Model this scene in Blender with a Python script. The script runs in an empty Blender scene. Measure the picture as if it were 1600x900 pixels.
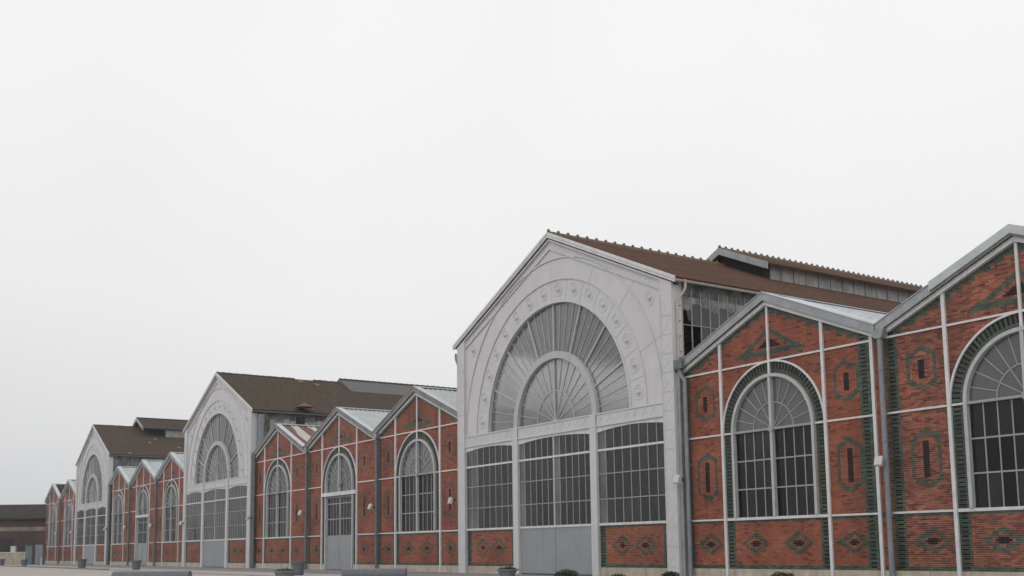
import bpy, math, random
import numpy as np
from mathutils import Matrix, Vector
random.seed(7); rng = np.random.default_rng(7)
SC = bpy.context.scene
COL = SC.collection

# ------------------------------------------------------------------ camera
cam = bpy.data.cameras.new('camera'); camo = bpy.data.objects.new('camera', cam); COL.objects.link(camo)
PITCH, YAW, ROLL = 0.12416, 0.98048, -0.01246
fw = Vector((-math.sin(YAW)*math.cos(PITCH), math.cos(YAW)*math.cos(PITCH), math.sin(PITCH)))
rt = Vector((math.cos(YAW), math.sin(YAW), 0)); up = rt.cross(fw)
r2 = rt*math.cos(ROLL)+up*math.sin(ROLL); u2 = -rt*math.sin(ROLL)+up*math.cos(ROLL)
m = Matrix((r2, u2, -fw)).transposed().to_4x4(); m.translation = Vector((35.9926, -33.0207, 0.942))
camo.matrix_world = m
cam.sensor_width = 36; cam.lens = 1700.05/1600*36; cam.shift_y = 195/1600; cam.clip_end = 4000; cam.clip_start = .1
SC.camera = camo
SC.render.resolution_x = 1024; SC.render.resolution_y = 576

# ------------------------------------------------------------------ sky and sun (overcast)
W = bpy.data.worlds.new('World'); SC.world = W; W.use_nodes = True
nt = W.node_tree; nt.nodes.clear()
def N(nt, t, **k):
    n = nt.nodes.new(t)
    for a, b in k.items(): setattr(n, a, b)
    return n
wo = N(nt, 'ShaderNodeOutputWorld'); bg = N(nt, 'ShaderNodeBackground'); tc = N(nt, 'ShaderNodeTexCoord')
sep = N(nt, 'ShaderNodeSeparateXYZ'); ramp = N(nt, 'ShaderNodeValToRGB')
nt.links.new(tc.outputs['Generated'], sep.inputs[0])
e = ramp.color_ramp.elements
e[0].position = 0.0; e[0].color = (.615, .625, .635, 1)
e[1].position = 1.0; e[1].color = (1.0, 1.0, 1.02, 1)
for p, c in ((.10, (.755, .76, .768, 1)), (.22, (.862, .865, .873, 1)), (.42, (.93, .932, .938, 1))):
    q = e.new(p); q.color = c
ns = N(nt, 'ShaderNodeTexNoise'); ns.inputs['Scale'].default_value = 1.6; ns.inputs['Detail'].default_value = 3
mr = N(nt, 'ShaderNodeMapRange'); mr.inputs['To Min'].default_value = .94; mr.inputs['To Max'].default_value = 1.05
mr.inputs['From Min'].default_value = .25; mr.inputs['From Max'].default_value = .75
mx = N(nt, 'ShaderNodeMix', data_type='RGBA', blend_type='MULTIPLY'); mx.inputs[0].default_value = 1
nt.links.new(sep.outputs['Z'], ramp.inputs[0]); nt.links.new(tc.outputs['Generated'], ns.inputs['Vector'])
nt.links.new(ns.outputs['Fac'], mr.inputs[0]); nt.links.new(ramp.outputs[0], mx.inputs[6]); nt.links.new(mr.outputs[0], mx.inputs[7])
nt.links.new(mx.outputs[2], bg.inputs[0]); nt.links.new(bg.outputs[0], wo.inputs[0])
bg.inputs[1].default_value = 1.0
sl = bpy.data.lights.new('sun', 'SUN'); sl.energy = .5; sl.angle = math.radians(40); sl.color = (1, .98, .95)
so = bpy.data.objects.new('sun', sl); COL.objects.link(so); so.rotation_euler = (math.radians(48), 0, math.radians(20))
SC.view_settings.view_transform = 'Standard'; SC.view_settings.look = 'None'
SC.view_settings.exposure = 0; SC.view_settings.gamma = 1
SC.cycles.max_bounces = 6; SC.cycles.transparent_max_bounces = 12; SC.cycles.diffuse_bounces = 3

# ------------------------------------------------------------------ materials
MATS = {}
def mat(name, col, rough=.6, var=.12, scale=2.0, bump=0, bscale=30, metal=0, spec=.4, col2=None, streak=0, obj=True):
    """plain procedural surface: base colour wandering between two tones, optional vertical dirt streaks"""
    m = bpy.data.materials.new(name); m.use_nodes = True; t = m.node_tree; b = t.nodes['Principled BSDF']
    b.inputs['Roughness'].default_value = rough; b.inputs['Metallic'].default_value = metal
    b.inputs['Specular IOR Level'].default_value = spec
    co = N(t, 'ShaderNodeTexCoord' if not obj else 'ShaderNodeNewGeometry')
    src = co.outputs['Position'] if obj else co.outputs['Object']
    n = N(t, 'ShaderNodeTexNoise'); n.inputs['Scale'].default_value = scale; n.inputs['Detail'].default_value = 6; n.inputs['Roughness'].default_value = .65
    t.links.new(src, n.inputs['Vector'])
    r = N(t, 'ShaderNodeValToRGB'); el = r.color_ramp.elements
    c2 = col2 or tuple(x*(1-var*2) for x in col)
    el[0].position = .3; el[0].color = (*c2, 1); el[1].position = .68; el[1].color = (*(tuple(min(1, x*(1+var*.4)) for x in col)), 1)
    t.links.new(n.outputs['Fac'], r.inputs[0]); out = r.outputs[0]
    if streak:
        mp = N(t, 'ShaderNodeMapping'); mp.inputs['Scale'].default_value = (3.2, 3.2, .25)
        n2 = N(t, 'ShaderNodeTexNoise'); n2.inputs['Scale'].default_value = 1.3; n2.inputs['Detail'].default_value = 5
        t.links.new(src, mp.inputs[0]); t.links.new(mp.outputs[0], n2.inputs['Vector'])
        q = N(t, 'ShaderNodeMapRange'); q.inputs['From Min'].default_value = .5; q.inputs['From Max'].default_value = .8
        q.inputs['To Min'].default_value = 1; q.inputs['To Max'].default_value = 1-streak
        t.links.new(n2.outputs['Fac'], q.inputs[0])
        mm = N(t, 'ShaderNodeMix', data_type='RGBA', blend_type='MULTIPLY'); mm.inputs[0].default_value = 1
        t.links.new(out, mm.inputs[6]); t.links.new(q.outputs[0], mm.inputs[7]); out = mm.outputs[2]
    t.links.new(out, b.inputs['Base Color'])
    if bump:
        n3 = N(t, 'ShaderNodeTexNoise'); n3.inputs['Scale'].default_value = bscale; n3.inputs['Detail'].default_value = 4
        t.links.new(src, n3.inputs['Vector'])
        bp = N(t, 'ShaderNodeBump'); bp.inputs['Strength'].default_value = bump; bp.inputs['Distance'].default_value = .02
        t.links.new(n3.outputs['Fac'], bp.inputs['Height']); t.links.new(bp.outputs[0], b.inputs['Normal'])
    MATS[name] = m; return m
def brickmat(name, cols, rough, spec):
    m = bpy.data.materials.new(name); m.use_nodes = True; t = m.node_tree; b = t.nodes['Principled BSDF']
    b.inputs['Roughness'].default_value = rough; b.inputs['Specular IOR Level'].default_value = spec
    a = N(t, 'ShaderNodeAttribute', attribute_name='tone'); r = N(t, 'ShaderNodeValToRGB'); el = r.color_ramp.elements
    el[0].position = 0; el[0].color = (*cols[0], 1); el[1].position = 1; el[1].color = (*cols[-1], 1)
    for i, c in enumerate(cols[1:-1]):
        x = el.new((i+1)/(len(cols)-1)); x.color = (*c, 1)
    t.links.new(a.outputs['Fac'], r.inputs[0])
    g = N(t, 'ShaderNodeNewGeometry'); n = N(t, 'ShaderNodeTexNoise'); n.inputs['Scale'].default_value = .55; n.inputs['Detail'].default_value = 7; n.inputs['Roughness'].default_value = .6
    t.links.new(g.outputs['Position'], n.inputs['Vector'])
    q = N(t, 'ShaderNodeMapRange'); q.inputs['From Min'].default_value = .3; q.inputs['From Max'].default_value = .7
    q.inputs['To Min'].default_value = .64; q.inputs['To Max'].default_value = 1.24
    t.links.new(n.outputs['Fac'], q.inputs[0])
    mm = N(t, 'ShaderNodeMix', data_type='RGBA', blend_type='MULTIPLY'); mm.inputs[0].default_value = 1
    t.links.new(r.outputs[0], mm.inputs[6]); t.links.new(q.outputs[0], mm.inputs[7])
    # salt bloom and smeared mortar in soft patches, soot in long streaks
    n2 = N(t, 'ShaderNodeTexNoise'); n2.inputs['Scale'].default_value = 1.1; n2.inputs['Detail'].default_value = 8; n2.inputs['Roughness'].default_value = .7; t.links.new(g.outputs['Position'], n2.inputs['Vector'])
    q2 = N(t, 'ShaderNodeMapRange'); q2.inputs['From Min'].default_value = .60; q2.inputs['From Max'].default_value = .80; q2.inputs['To Max'].default_value = .34; t.links.new(n2.outputs['Fac'], q2.inputs[0])
    m3 = N(t, 'ShaderNodeMix', data_type='RGBA'); m3.inputs[7].default_value = (.46, .30, .23, 1) if spec < .32 and rough > .6 else (.16, .18, .15, 1)
    t.links.new(q2.outputs[0], m3.inputs[0]); t.links.new(mm.outputs[2], m3.inputs[6])
    mp = N(t, 'ShaderNodeMapping'); mp.inputs['Scale'].default_value = (1.6, 1.6, .16); n3 = N(t, 'ShaderNodeTexNoise'); n3.inputs['Scale'].default_value = 1.2; n3.inputs['Detail'].default_value = 6
    t.links.new(g.outputs['Position'], mp.inputs[0]); t.links.new(mp.outputs[0], n3.inputs['Vector'])
    q3 = N(t, 'ShaderNodeMapRange'); q3.inputs['From Min'].default_value = .5; q3.inputs['From Max'].default_value = .75; q3.inputs['To Min'].default_value = 1; q3.inputs['To Max'].default_value = .80; t.links.new(n3.outputs['Fac'], q3.inputs[0])
    m4 = N(t, 'ShaderNodeMix', data_type='RGBA', blend_type='MULTIPLY'); m4.inputs[0].default_value = 1; t.links.new(m3.outputs[2], m4.inputs[6]); t.links.new(q3.outputs[0], m4.inputs[7]); t.links.new(m4.outputs[2], b.inputs['Base Color'])
    MATS[name] = m; return m
RED = brickmat('red_brick', [(.075, .028, .026), (.175, .057, .039), (.26, .083, .050), (.30, .098, .058), (.36, .136, .080)], .75, .3)
GREEN = brickmat('green_glazed_brick', [(.028, .048, .035), (.045, .080, .054), (.075, .115, .082)], .4, .35)
BLACK = brickmat('black_glazed_brick', [(.008, .008, .010), (.016, .014, .016), (.03, .018, .02)], .5, .2)
MORTAR = mat('mortar', (.55, .40, .33), .9, .15, 3, bump=.3)
MORTARR = mat('reddish_mortar', (.36, .20, .15), .9, .15, 3, bump=.3)
MORTARDK = mat('mortar_grey_green', (.42, .34, .28), .9, .15, 3)
WHITE = mat('white_painted_steel', (.57, .565, .575), .5, .035, .8, streak=.07, bump=.05, bscale=6)
TRIM = mat('white_trim', (.66, .66, .66), .5, .08, 2.5, streak=.16)
FRAME = mat('pale_grey_window_frame', (.46, .47, .48), .5, .08, 3)
BARS = mat('grey_glazing_bar', (.33, .335, .33), .5, .08, 3)
DOORM = mat('grey_painted_door', (.285, .30, .315), .5, .05, .9, streak=.06)
ZINC = mat('zinc_flashing', (.34, .36, .37), .45, .14, 1.5, metal=.2, streak=.15)
ZINCL = mat('pale_zinc', (.50, .535, .55), .4, .10, 1.5, metal=.2)
PIPE = mat('grey_downpipe', (.23, .25, .27), .5, .12, 3, metal=.15)
PIPED = mat('weathered_downpipe', (.15, .175, .17), .6, .15, 3)
BEIGE = mat('beige_gutter', (.50, .43, .36), .5, .12, 4)
PLINTH = mat('stone_plinth', (.50, .44, .35), .85, .18, 1.4, bump=.3, streak=.30)
CORR = mat('corrugated_sheet', (.42, .45, .455), .45, .10, 1.2, metal=.2, streak=.1)
CORRR = mat('rusted_corrugated_sheet', (.42, .36, .32), .7, .2, 1.1, col2=(.17, .085, .055))
def ribbed():
    m = CORRR; t = m.node_tree; b = t.nodes['Principled BSDF']; g = N(t, 'ShaderNodeNewGeometry'); s = N(t, 'ShaderNodeSeparateXYZ'); t.links.new(g.outputs['Position'], s.inputs[0])
    w = N(t, 'ShaderNodeMath', operation='MODULO'); w.inputs[1].default_value = 1.5; t.links.new(s.outputs['Y'], w.inputs[0])
    n = N(t, 'ShaderNodeTexNoise'); n.inputs['Scale'].default_value = .25; t.links.new(g.outputs['Position'], n.inputs['Vector'])
    n.inputs['Detail'].default_value = 1; a = N(t, 'ShaderNodeMath', operation='ADD'); t.links.new(w.outputs[0], a.inputs[0]); t.links.new(n.outputs['Fac'], a.inputs[1])
    r = N(t, 'ShaderNodeValToRGB'); mq = N(t, 'ShaderNodeMath', operation='MULTIPLY'); mq.inputs[1].default_value = .5; t.links.new(a.outputs[0], mq.inputs[0]); a = mq; r.color_ramp.elements[0].position = .60; r.color_ramp.elements[0].color = (.13, .062, .045, 1); r.color_ramp.elements[1].position = .66; r.color_ramp.elements[1].color = (.46, .42, .38, 1)
    t.links.new(a.outputs[0], r.inputs[0]); t.links.new(r.outputs[0], b.inputs['Base Color'])
ribbed()
CORRD = mat('dark_roof_sheet', (.045, .036, .036), .95, .2, .4, spec=.1)
FASC = mat('weathered_brown_grey_fascia', (.24, .235, .225), .6, .15, 1.5, streak=.25)
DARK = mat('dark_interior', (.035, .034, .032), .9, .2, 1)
DIRTY_SHADE = mat('dirt_and_painted_shade_cladding', (.20, .195, .185), .8, .3, 1.4, col2=(.045, .04, .036), streak=.5)
CLAD = mat('stained_cladding', (.40, .39, .375), .7, .2, 1.2, streak=.45)
PATCHM = mat('whitewash_remains', (.30, .30, .29), .8, .3, 2.2, streak=.5)
SLATE = mat('grey_slate', (.120, .115, .108), .7, .2, 4, bump=.3, bscale=14)
GROUND = mat('pale_gravel_plaza', (.41, .37, .335), .95, .10, .35, bump=.3, bscale=18)
PATH = mat('grey_asphalt_path', (.24, .235, .23), .95, .14, .7, bump=.3, bscale=25)
KERBM = mat('stone_kerb', (.22, .20, .19), .9, .15, 2)
POTM = mat('grey_planter', (.12, .145, .17), .6, .10, 4)
POTL = mat('pale_planter_rim', (.24, .26, .285), .6, .10, 4)
BENCHM = mat('dark_grey_bench', (.12, .125, .135), .42, .12, 4)
LAMPM = mat('lamp_housing', (.55, .54, .53), .4, .06, 6)
LAMPD = mat('lamp_bracket', (.07, .075, .08), .5, .1, 6)
CAB = mat('green_grey_cabinet', (.14, .19, .20), .5, .12, 2)
SOIL = mat('soil', (.05, .035, .025), .95, .3, 12)
def leafm(name, a, b):
    m = bpy.data.materials.new(name); m.use_nodes = True; t = m.node_tree; p = t.nodes['Principled BSDF']; p.inputs['Roughness'].default_value = .55
    at = N(t, 'ShaderNodeAttribute', attribute_name='tone'); r = N(t, 'ShaderNodeValToRGB')
    r.color_ramp.elements[0].color = (*a, 1); r.color_ramp.elements[1].color = (*b, 1)
    t.links.new(at.outputs['Fac'], r.inputs[0]); t.links.new(r.outputs[0], p.inputs['Base Color']); return m
LEAF = leafm('leaf', (.022, .04, .018), (.09, .12, .05))
def tile_mat(name, c1, c2, c3):
    m = bpy.data.materials.new(name); m.use_nodes = True; t = m.node_tree; b = t.nodes['Principled BSDF']; b.inputs['Roughness'].default_value = .9; b.inputs['Specular IOR Level'].default_value = .08
    tc = N(t, 'ShaderNodeTexCoord'); uv = tc.outputs['UV']
    br = N(t, 'ShaderNodeTexBrick'); br.inputs['Scale'].default_value = 1; br.inputs['Brick Width'].default_value = .24; br.inputs['Row Height'].default_value = .34
    br.inputs['Mortar Size'].default_value = .035; br.inputs['Color1'].default_value = (*c1, 1); br.inputs['Color2'].default_value = (*c2, 1); br.inputs['Mortar'].default_value = (*[x*.35 for x in c1], 1)
    t.links.new(uv, br.inputs['Vector'])
    g = N(t, 'ShaderNodeNewGeometry'); n = N(t, 'ShaderNodeTexNoise'); n.inputs['Scale'].default_value = .32; n.inputs['Detail'].default_value = 9; n.inputs['Roughness'].default_value = .75
    t.links.new(g.outputs['Position'], n.inputs['Vector'])
    r = N(t, 'ShaderNodeValToRGB'); r.color_ramp.elements[0].position = .42; r.color_ramp.elements[1].position = .62
    t.links.new(n.outputs['Fac'], r.inputs[0])
    mm = N(t, 'ShaderNodeMix', data_type='RGBA'); mm.inputs[7].default_value = (*c3, 1)
    mu = N(t, 'ShaderNodeMath', operation='MULTIPLY'); mu.inputs[1].default_value = .65
    t.links.new(r.outputs[0], mu.inputs[0]); t.links.new(mu.outputs[0], mm.inputs[0]); t.links.new(br.outputs['Color'], mm.inputs[6])
    t.links.new(mm.outputs[2], b.inputs['Base Color'])
    sx = N(t, 'ShaderNodeSeparateXYZ'); t.links.new(uv, sx.inputs[0])
    md = N(t, 'ShaderNodeMath', operation='MODULO'); md.inputs[1].default_value = .34; t.links.new(sx.outputs['Y'], md.inputs[0])
    bp = N(t, 'ShaderNodeBump'); bp.inputs['Strength'].default_value = .8; bp.inputs['Distance'].default_value = .12
    t.links.new(md.outputs[0], bp.inputs['Height']); t.links.new(bp.outputs[0], b.inputs['Normal'])
    return m
TILEC = tile_mat('brown_roof_tiles', (.165, .080, .048), (.085, .045, .032), (.055, .042, .028))
TILEG = tile_mat('dark_mossy_roof_tiles', (.125, .088, .064), (.070, .050, .040), (.072, .064, .044))
RIDGEM = mat('mossy_ridge_tile', (.17, .13, .085), .85, .2, 6)
RUST = mat('rusty_metal', (.20, .085, .06), .8, .25, 3)
ORANGE = mat('new_orange_tile', (.36, .15, .095), .8, .1, 5)
def glass(name, refl=1.0, dust=.12, dustcol=(.32, .32, .31), tint=.55, ior=1.5, hammered=0):
    """window glass: reflecting by angle, the rest see-through with a film of dust that differs from pane to pane"""
    m = bpy.data.materials.new(name); m.use_nodes = True; t = m.node_tree; t.nodes.clear(); o = N(t, 'ShaderNodeOutputMaterial')
    if hammered:
        tr = N(t, 'ShaderNodeBsdfRefraction'); tr.inputs['Roughness'].default_value = hammered; tr.inputs['IOR'].default_value = 1.25
    else: tr = N(t, 'ShaderNodeBsdfTransparent')
    tr.inputs[0].default_value = (tint, tint, tint, 1)
    gl = N(t, 'ShaderNodeBsdfGlossy'); gl.inputs['Roughness'].default_value = .10; gl.inputs[0].default_value = (refl, refl, refl, 1)
    df = N(t, 'ShaderNodeBsdfDiffuse'); df.inputs[0].default_value = (*dustcol, 1)
    fr = N(t, 'ShaderNodeFresnel'); fr.inputs[0].default_value = ior
    g = N(t, 'ShaderNodeNewGeometry'); n = N(t, 'ShaderNodeTexNoise'); n.inputs['Scale'].default_value = .45; n.inputs['Detail'].default_value = 7
    t.links.new(g.outputs['Position'], n.inputs['Vector'])
    q = N(t, 'ShaderNodeMapRange'); q.inputs['From Min'].default_value = .35; q.inputs['From Max'].default_value = .7
    q.inputs['To Min'].default_value = dust*(.85 if hammered else .6); q.inputs['To Max'].default_value = dust*(1.1 if hammered else 1.3)
    t.links.new(n.outputs['Fac'], q.inputs[0])
    oi = N(t, 'ShaderNodeObjectInfo'); q2 = N(t, 'ShaderNodeMapRange'); v = .08 if hammered else .2 if dust > .25 else .7
    q2.inputs['To Min'].default_value = 1-v; q2.inputs['To Max'].default_value = 1+v; t.links.new(oi.outputs['Random'], q2.inputs[0])
    mu = N(t, 'ShaderNodeMath', operation='MULTIPLY'); t.links.new(q.outputs[0], mu.inputs[0]); t.links.new(q2.outputs[0], mu.inputs[1])
    m1 = N(t, 'ShaderNodeMixShader'); m2 = N(t, 'ShaderNodeMixShader')
    t.links.new(mu.outputs[0], m1.inputs[0]); t.links.new(tr.outputs[0], m1.inputs[1]); t.links.new(df.outputs[0], m1.inputs[2])
    t.links.new(fr.outputs[0], m2.inputs[0]); t.links.new(m1.outputs[0], m2.inputs[1]); t.links.new(gl.outputs[0], m2.inputs[2])
    t.links.new(m2.outputs[0], o.inputs[0]); return m
GLASS = glass('window_glass', .85, .085, (.2, .2, .2), tint=.40, ior=1.30)
GLASSH = glass('hall_window_glass', 1.0, .05, tint=.45, ior=1.42)
GLASSP = glass('hall_glass_painted_post_light', .9, .30, (.40, .40, .39), .5, 1.42)  # paler film colour stands in for inner-post light showing in these panes
GLASSHF = glass('silvery_fanlight_glass', 1.0, .24, (.36, .375, .38), .9, 1.45, .25)
GLASSF = glass('dusty_fanlight_glass', 1.0, .22, (.33, .34, .34), .85, 1.45, .25)
GLASSC = glass('clerestory_glass', .6, .20, (.45, .45, .45), .92, 1.3)
GLASSD = glass('filthy_glass', .8, .7, (.09, .09, .085), .4)

# ------------------------------------------------------------------ mesh helpers
class MB:
    def __init__(s): s.v = []; s.f = []; s.t = []; s.m = []; s.uv = None
    def add(s, vs, fs, tone=.5, mi=0):
        o = len(s.v); s.v.extend(vs); s.f.extend([tuple(i+o for i in f) for f in fs]); s.t.extend([tone]*len(fs)); s.m.extend([mi]*len(fs))
    def box(s, x0, x1, y0, y1, z0, z1, tone=.5, mi=0):
        s.add([(x0,y0,z0),(x1,y0,z0),(x1,y1,z0),(x0,y1,z0),(x0,y0,z1),(x1,y0,z1),(x1,y1,z1),(x0,y1,z1)],
              [(0,3,2,1),(4,5,6,7),(0,1,5,4),(1,2,6,5),(2,3,7,6),(3,0,4,7)], tone, mi)
    def prism(s, poly, y0, y1, tone=.5, mi=0):
        """poly in the facade plane (x,z), counter-clockwise seen from the front"""
        n = len(poly); a = sum(poly[i][0]*poly[(i+1) % n][1]-poly[(i+1) % n][0]*poly[i][1] for i in range(n))
        if a < 0: poly = poly[::-1]
        s.add([(x,y0,z) for x, z in poly]+[(x,y1,z) for x, z in poly],
              [tuple(range(n)), tuple(range(2*n-1, n-1, -1))]+[(i, i+n, (i+1) % n+n, (i+1) % n) for i in range(n)], tone, mi)
    def xprism(s, poly, x0, x1):
        """poly in (y,z) extruded along x"""
        n = len(poly)
        s.add([(x0,y,z) for y, z in poly]+[(x1,y,z) for y, z in poly],
              [tuple(range(n)), tuple(range(2*n-1, n-1, -1))]+[(i, i+n, (i+1) % n+n, (i+1) % n) for i in range(n)])
    def bar(s, p, q, w, y0, y1):
        dx, dz = q[0]-p[0], q[1]-p[1]; l = math.hypot(dx, dz); nx, nz = -dz/l*w/2, dx/l*w/2
        s.prism([(p[0]-nx,p[1]-nz),(q[0]-nx,q[1]-nz),(q[0]+nx,q[1]+nz),(p[0]+nx,p[1]+nz)], y0, y1)
    def arc(s, cz, r0, r1, a0, a1, n, y0, y1, cx=0):
        for i in range(n):
            a = a0+(a1-a0)*i/n; b = a0+(a1-a0)*(i+1)/n
            s.prism([(cx+r0*math.cos(a),cz+r0*math.sin(a)),(cx+r1*math.cos(a),cz+r1*math.sin(a)),(cx+r1*math.cos(b),cz+r1*math.sin(b)),(cx+r0*math.cos(b),cz+r0*math.sin(b))], y0, y1)
    def tube(s, pts, r, n=10):
        P = [Vector(p) for p in pts]; o = len(s.v); rings = []
        for i, p in enumerate(P):
            d = ((P[min(i+1, len(P)-1)]-p).normalized()+(p-P[max(i-1, 0)]).normalized()).normalized()
            a = d.cross(Vector((0, 1, 0) if abs(d.y) < .9 else (1, 0, 0))).normalized(); b = d.cross(a)
            rings.append([tuple(p+a*math.cos(2*math.pi*k/n)*r+b*math.sin(2*math.pi*k/n)*r) for k in range(n)])
        vs = [v for q in rings for v in q]; fs = []
        for i in range(len(P)-1):
            for k in range(n): fs.append((i*n+k, i*n+(k+1) % n, (i+1)*n+(k+1) % n, (i+1)*n+k))
        fs += [tuple(range(n-1, -1, -1)), tuple(range((len(P)-1)*n, len(P)*n))]
        s.add(vs, fs)
    def lathe(s, prof, n=24, cx=0, cy=0, axis='z', sx=1, sy=1, cap=True):
        vs = []
        for r, z in prof:
            for k in range(n):
                a = 2*math.pi*k/n
                if axis == 'z': vs.append((cx+r*math.cos(a)*sx, cy+r*math.sin(a)*sy, z))
                else: vs.append((cx+r*math.cos(a), z, cy+r*math.sin(a)))
        fs = [(i*n+k, i*n+(k+1) % n, (i+1)*n+(k+1) % n, (i+1)*n+k) for i in range(len(prof)-1) for k in range(n)]
        if axis != 'z': fs = [f[::-1] for f in fs]
        if cap and prof[0][0] > 1e-6: fs.append(tuple(range(n-1, -1, -1)) if axis == 'z' else tuple(range(n)))
        if cap and prof[-1][0] > 1e-6: fs.append(tuple((len(prof)-1)*n+k for k in range(n))[::1 if axis == 'z' else -1])
        s.add(vs, fs)
    def mesh(s, name, mats, smooth=False):
        me = bpy.data.meshes.new(name); me.from_pydata(s.v, [], s.f)
        for q in (mats if isinstance(mats, (list, tuple)) else [mats]): me.materials.append(q)
        if any(s.m): me.polygons.foreach_set('material_index', s.m)
        if len(set(s.t[:50])) > 1 or name in ('brick', 'bricks', 'leaves'):
            at = me.attributes.new('tone', 'FLOAT', 'FACE'); at.data.foreach_set('value', s.t)
        if smooth: me.polygons.foreach_set('use_smooth', [True]*len(me.polygons)); me.set_sharp_from_angle(angle=math.radians(35))
        me.update(); return me
def link(name, me, parent=None, loc=None, **props):
    o = bpy.data.objects.new(name, me); COL.objects.link(o)
    if parent is not None: o.parent = parent
    if loc is not None: o.location = loc
    for k, v in props.items(): o[k] = v
    return o
def put(name, mb, mats, parent=None, smooth=False, **props): return link(name, mb.mesh(name, mats, smooth), parent, **props)
def thing(name, loc, label, cat, group=None, rz=0, sx=1):
    o = bpy.data.objects.new(name, None); COL.objects.link(o); o.location = loc; o.rotation_euler = (0, 0, rz); o.scale = (sx, 1, 1)
    o.empty_display_size = .2; o['label'] = label; o['category'] = cat
    if group: o['group'] = group
    return o
def kids(root):
    out = {}
    for o in COL.objects:
        if o.parent is not None: out.setdefault(o.parent.name, []).append(o)
    return out
def copy_tree(root, loc, sx, label):
    K = kids(root)
    r = root.copy(); COL.objects.link(r); r.location = loc; r.scale = (sx, 1, 1); r['label'] = label
    def rec(src, dst):
        for ch in K.get(src.name, []):
            c = ch.copy(); COL.objects.link(c); c.parent = dst; rec(ch, c)
    rec(root, r); return r

# ------------------------------------------------------------------ brick pavilions
ZG, ZS, ZT, ZU, ZE, ZP = -.4, 2.036, 5.617, 8.383, 8.50, 10.80
HW, PA, RI = 5.5, 2.79, 2.22
SL = (ZP-ZE)/HW
def zr(x): return ZP-abs(x)*SL
CW, CH = .12, .0752
def cls(x, z, j, i, var):
    if 2 <= i <= 5: return (1 if i in (2, 5) else 3)
    if var == 'B' and 83 <= i <= 87: return (1 if i in (83, 86, 87) else 3)
    ax = abs(x)
    if z < ZT and (23 <= i <= 26 or 65 <= i <= 68): return 1 if i in (23, 26, 65, 68) else 3
    if z < ZS:
        if j < 2 or j >= 25: return 1
        for cx in (-3.76, -1.15, 1.15, 3.85):
            dx, dz = abs(x-cx), abs(z-1.02); d = dx/.80+dz/.46
            if .62 < d <= 1.0: return 1
            if dz < .11 and dx < (.26 if dz < .035 else .14): return 2
        return 0
    if z < ZU:
        for cz, hh, bh in ((7.06, .84, .34), (3.88, 1.06, .63)):
            dx, dz = abs(ax-3.79), abs(z-cz)
            if dx < .125 and dz < bh: return 2
            if dx < .6 and dz < hh-.55*dx and not (dx < .48 and dz < hh-.19-.55*dx): return 1
        return 0
    xq = math.ceil(ax/.5)*.5
    if z > zr(xq)-.26: return 1
    if z > 8.68 and ax < (9.78-z)/1.10*1.9 and not (z > 8.84 and ax < (9.56-z)/.72*1.2): return 1
    if 8.97 < z < 9.36 and ax < (9.38-z)/.40*.55: return 2
    return 0
def brick_list(var, door, z0=0, z1=ZP, xl=-HW, xr=HW, fn=None, arch=True, wide=None):
    """bricks of one facade as (x0,x1,z0,z1,class)"""
    out = []; fn = fn or (lambda x, z, j, i: cls(x, z, j, i, var))
    n = int(round((xr-xl)/CW))+1; X0 = xl-.02
    for j in range(int((z1-z0)/CH)+1):
        za, zb = z0+j*CH, z0+(j+1)*CH; zc = (za+zb)/2
        if zc > z1: break
        iv = [(xl, xr)]
        if arch:
            top = zr(0)-zb
            if zb > ZE: hwid = (ZP-zb)/SL; iv = [(-hwid, hwid)] if hwid > .06 else []
            if zc > ZT: r = math.sqrt(max(0, 2.76**2-(zc-ZT)**2))
            elif zc > ZS or door: r = 2.26
            else: r = 0
            if r > 0: iv = [w for a, b in iv for w in ((a, min(b, -r)), (max(a, r), b)) if w[1]-w[0] > .03]
        cl = [fn(X0+(i+.5)*CW, zc, j, i) for i in range(n)]
        i = 0
        while i < n:
            c = cl[i]; k = 1
            if i+1 < n and cl[i+1] == c and ((i+j) % 2 == 0 or c == 3): k = 2
            a, b = X0+i*CW, X0+(i+k)*CW
            for u, w in iv:
                p, q = max(a, u), min(b, w)
                if q-p > .03: out.append((p, q, za, zb, (2 if j % 2 else 1) if c == 3 else c, k == 2 and q-p > .23))
            i += k
    return out
def tone(c):
    if c == 0: return min(1, max(0, random.gauss(.64, TS))) if random.random() > DK else random.uniform(.05, .4)
    return random.random()
J = .0125; TS, DK = .14, .08
def bricks_mb(lst, yf=0.0, mb=None):
    lst = lst or []
    mb = mb or MB()
    for x0, x1, z0, z1, c, full in lst:
        y = yf-.012-random.random()*.005; j = J*(.45 if c == 2 else .75 if c == 1 else 1)/2; x0 += j; x1 -= j; z0 += j; z1 -= j
        mb.add([(x0,y,z0),(x1,y,z0),(x1,y,z1),(x0,y,z1),(x0,yf,z0),(x1,yf,z0),(x1,yf,z1),(x0,yf,z1)],
               [(0,1,2,3),(0,4,5,1),(1,5,6,2),(2,6,7,3),(3,7,4,0)], tone(c), c)
    return mb
BM = [RED, GREEN, BLACK]
def plinth_blocks(root, x0, x1, y0, y1, n):
    w = (x1-x0)/n
    for k in range(n):
        b = MB(); b.box(x0+k*w+.006, x0+(k+1)*w-.006, y0-random.random()*.008, y1, ZG-.3, -.004)
        put('plinth_block', b, PLINTH, root)
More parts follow.
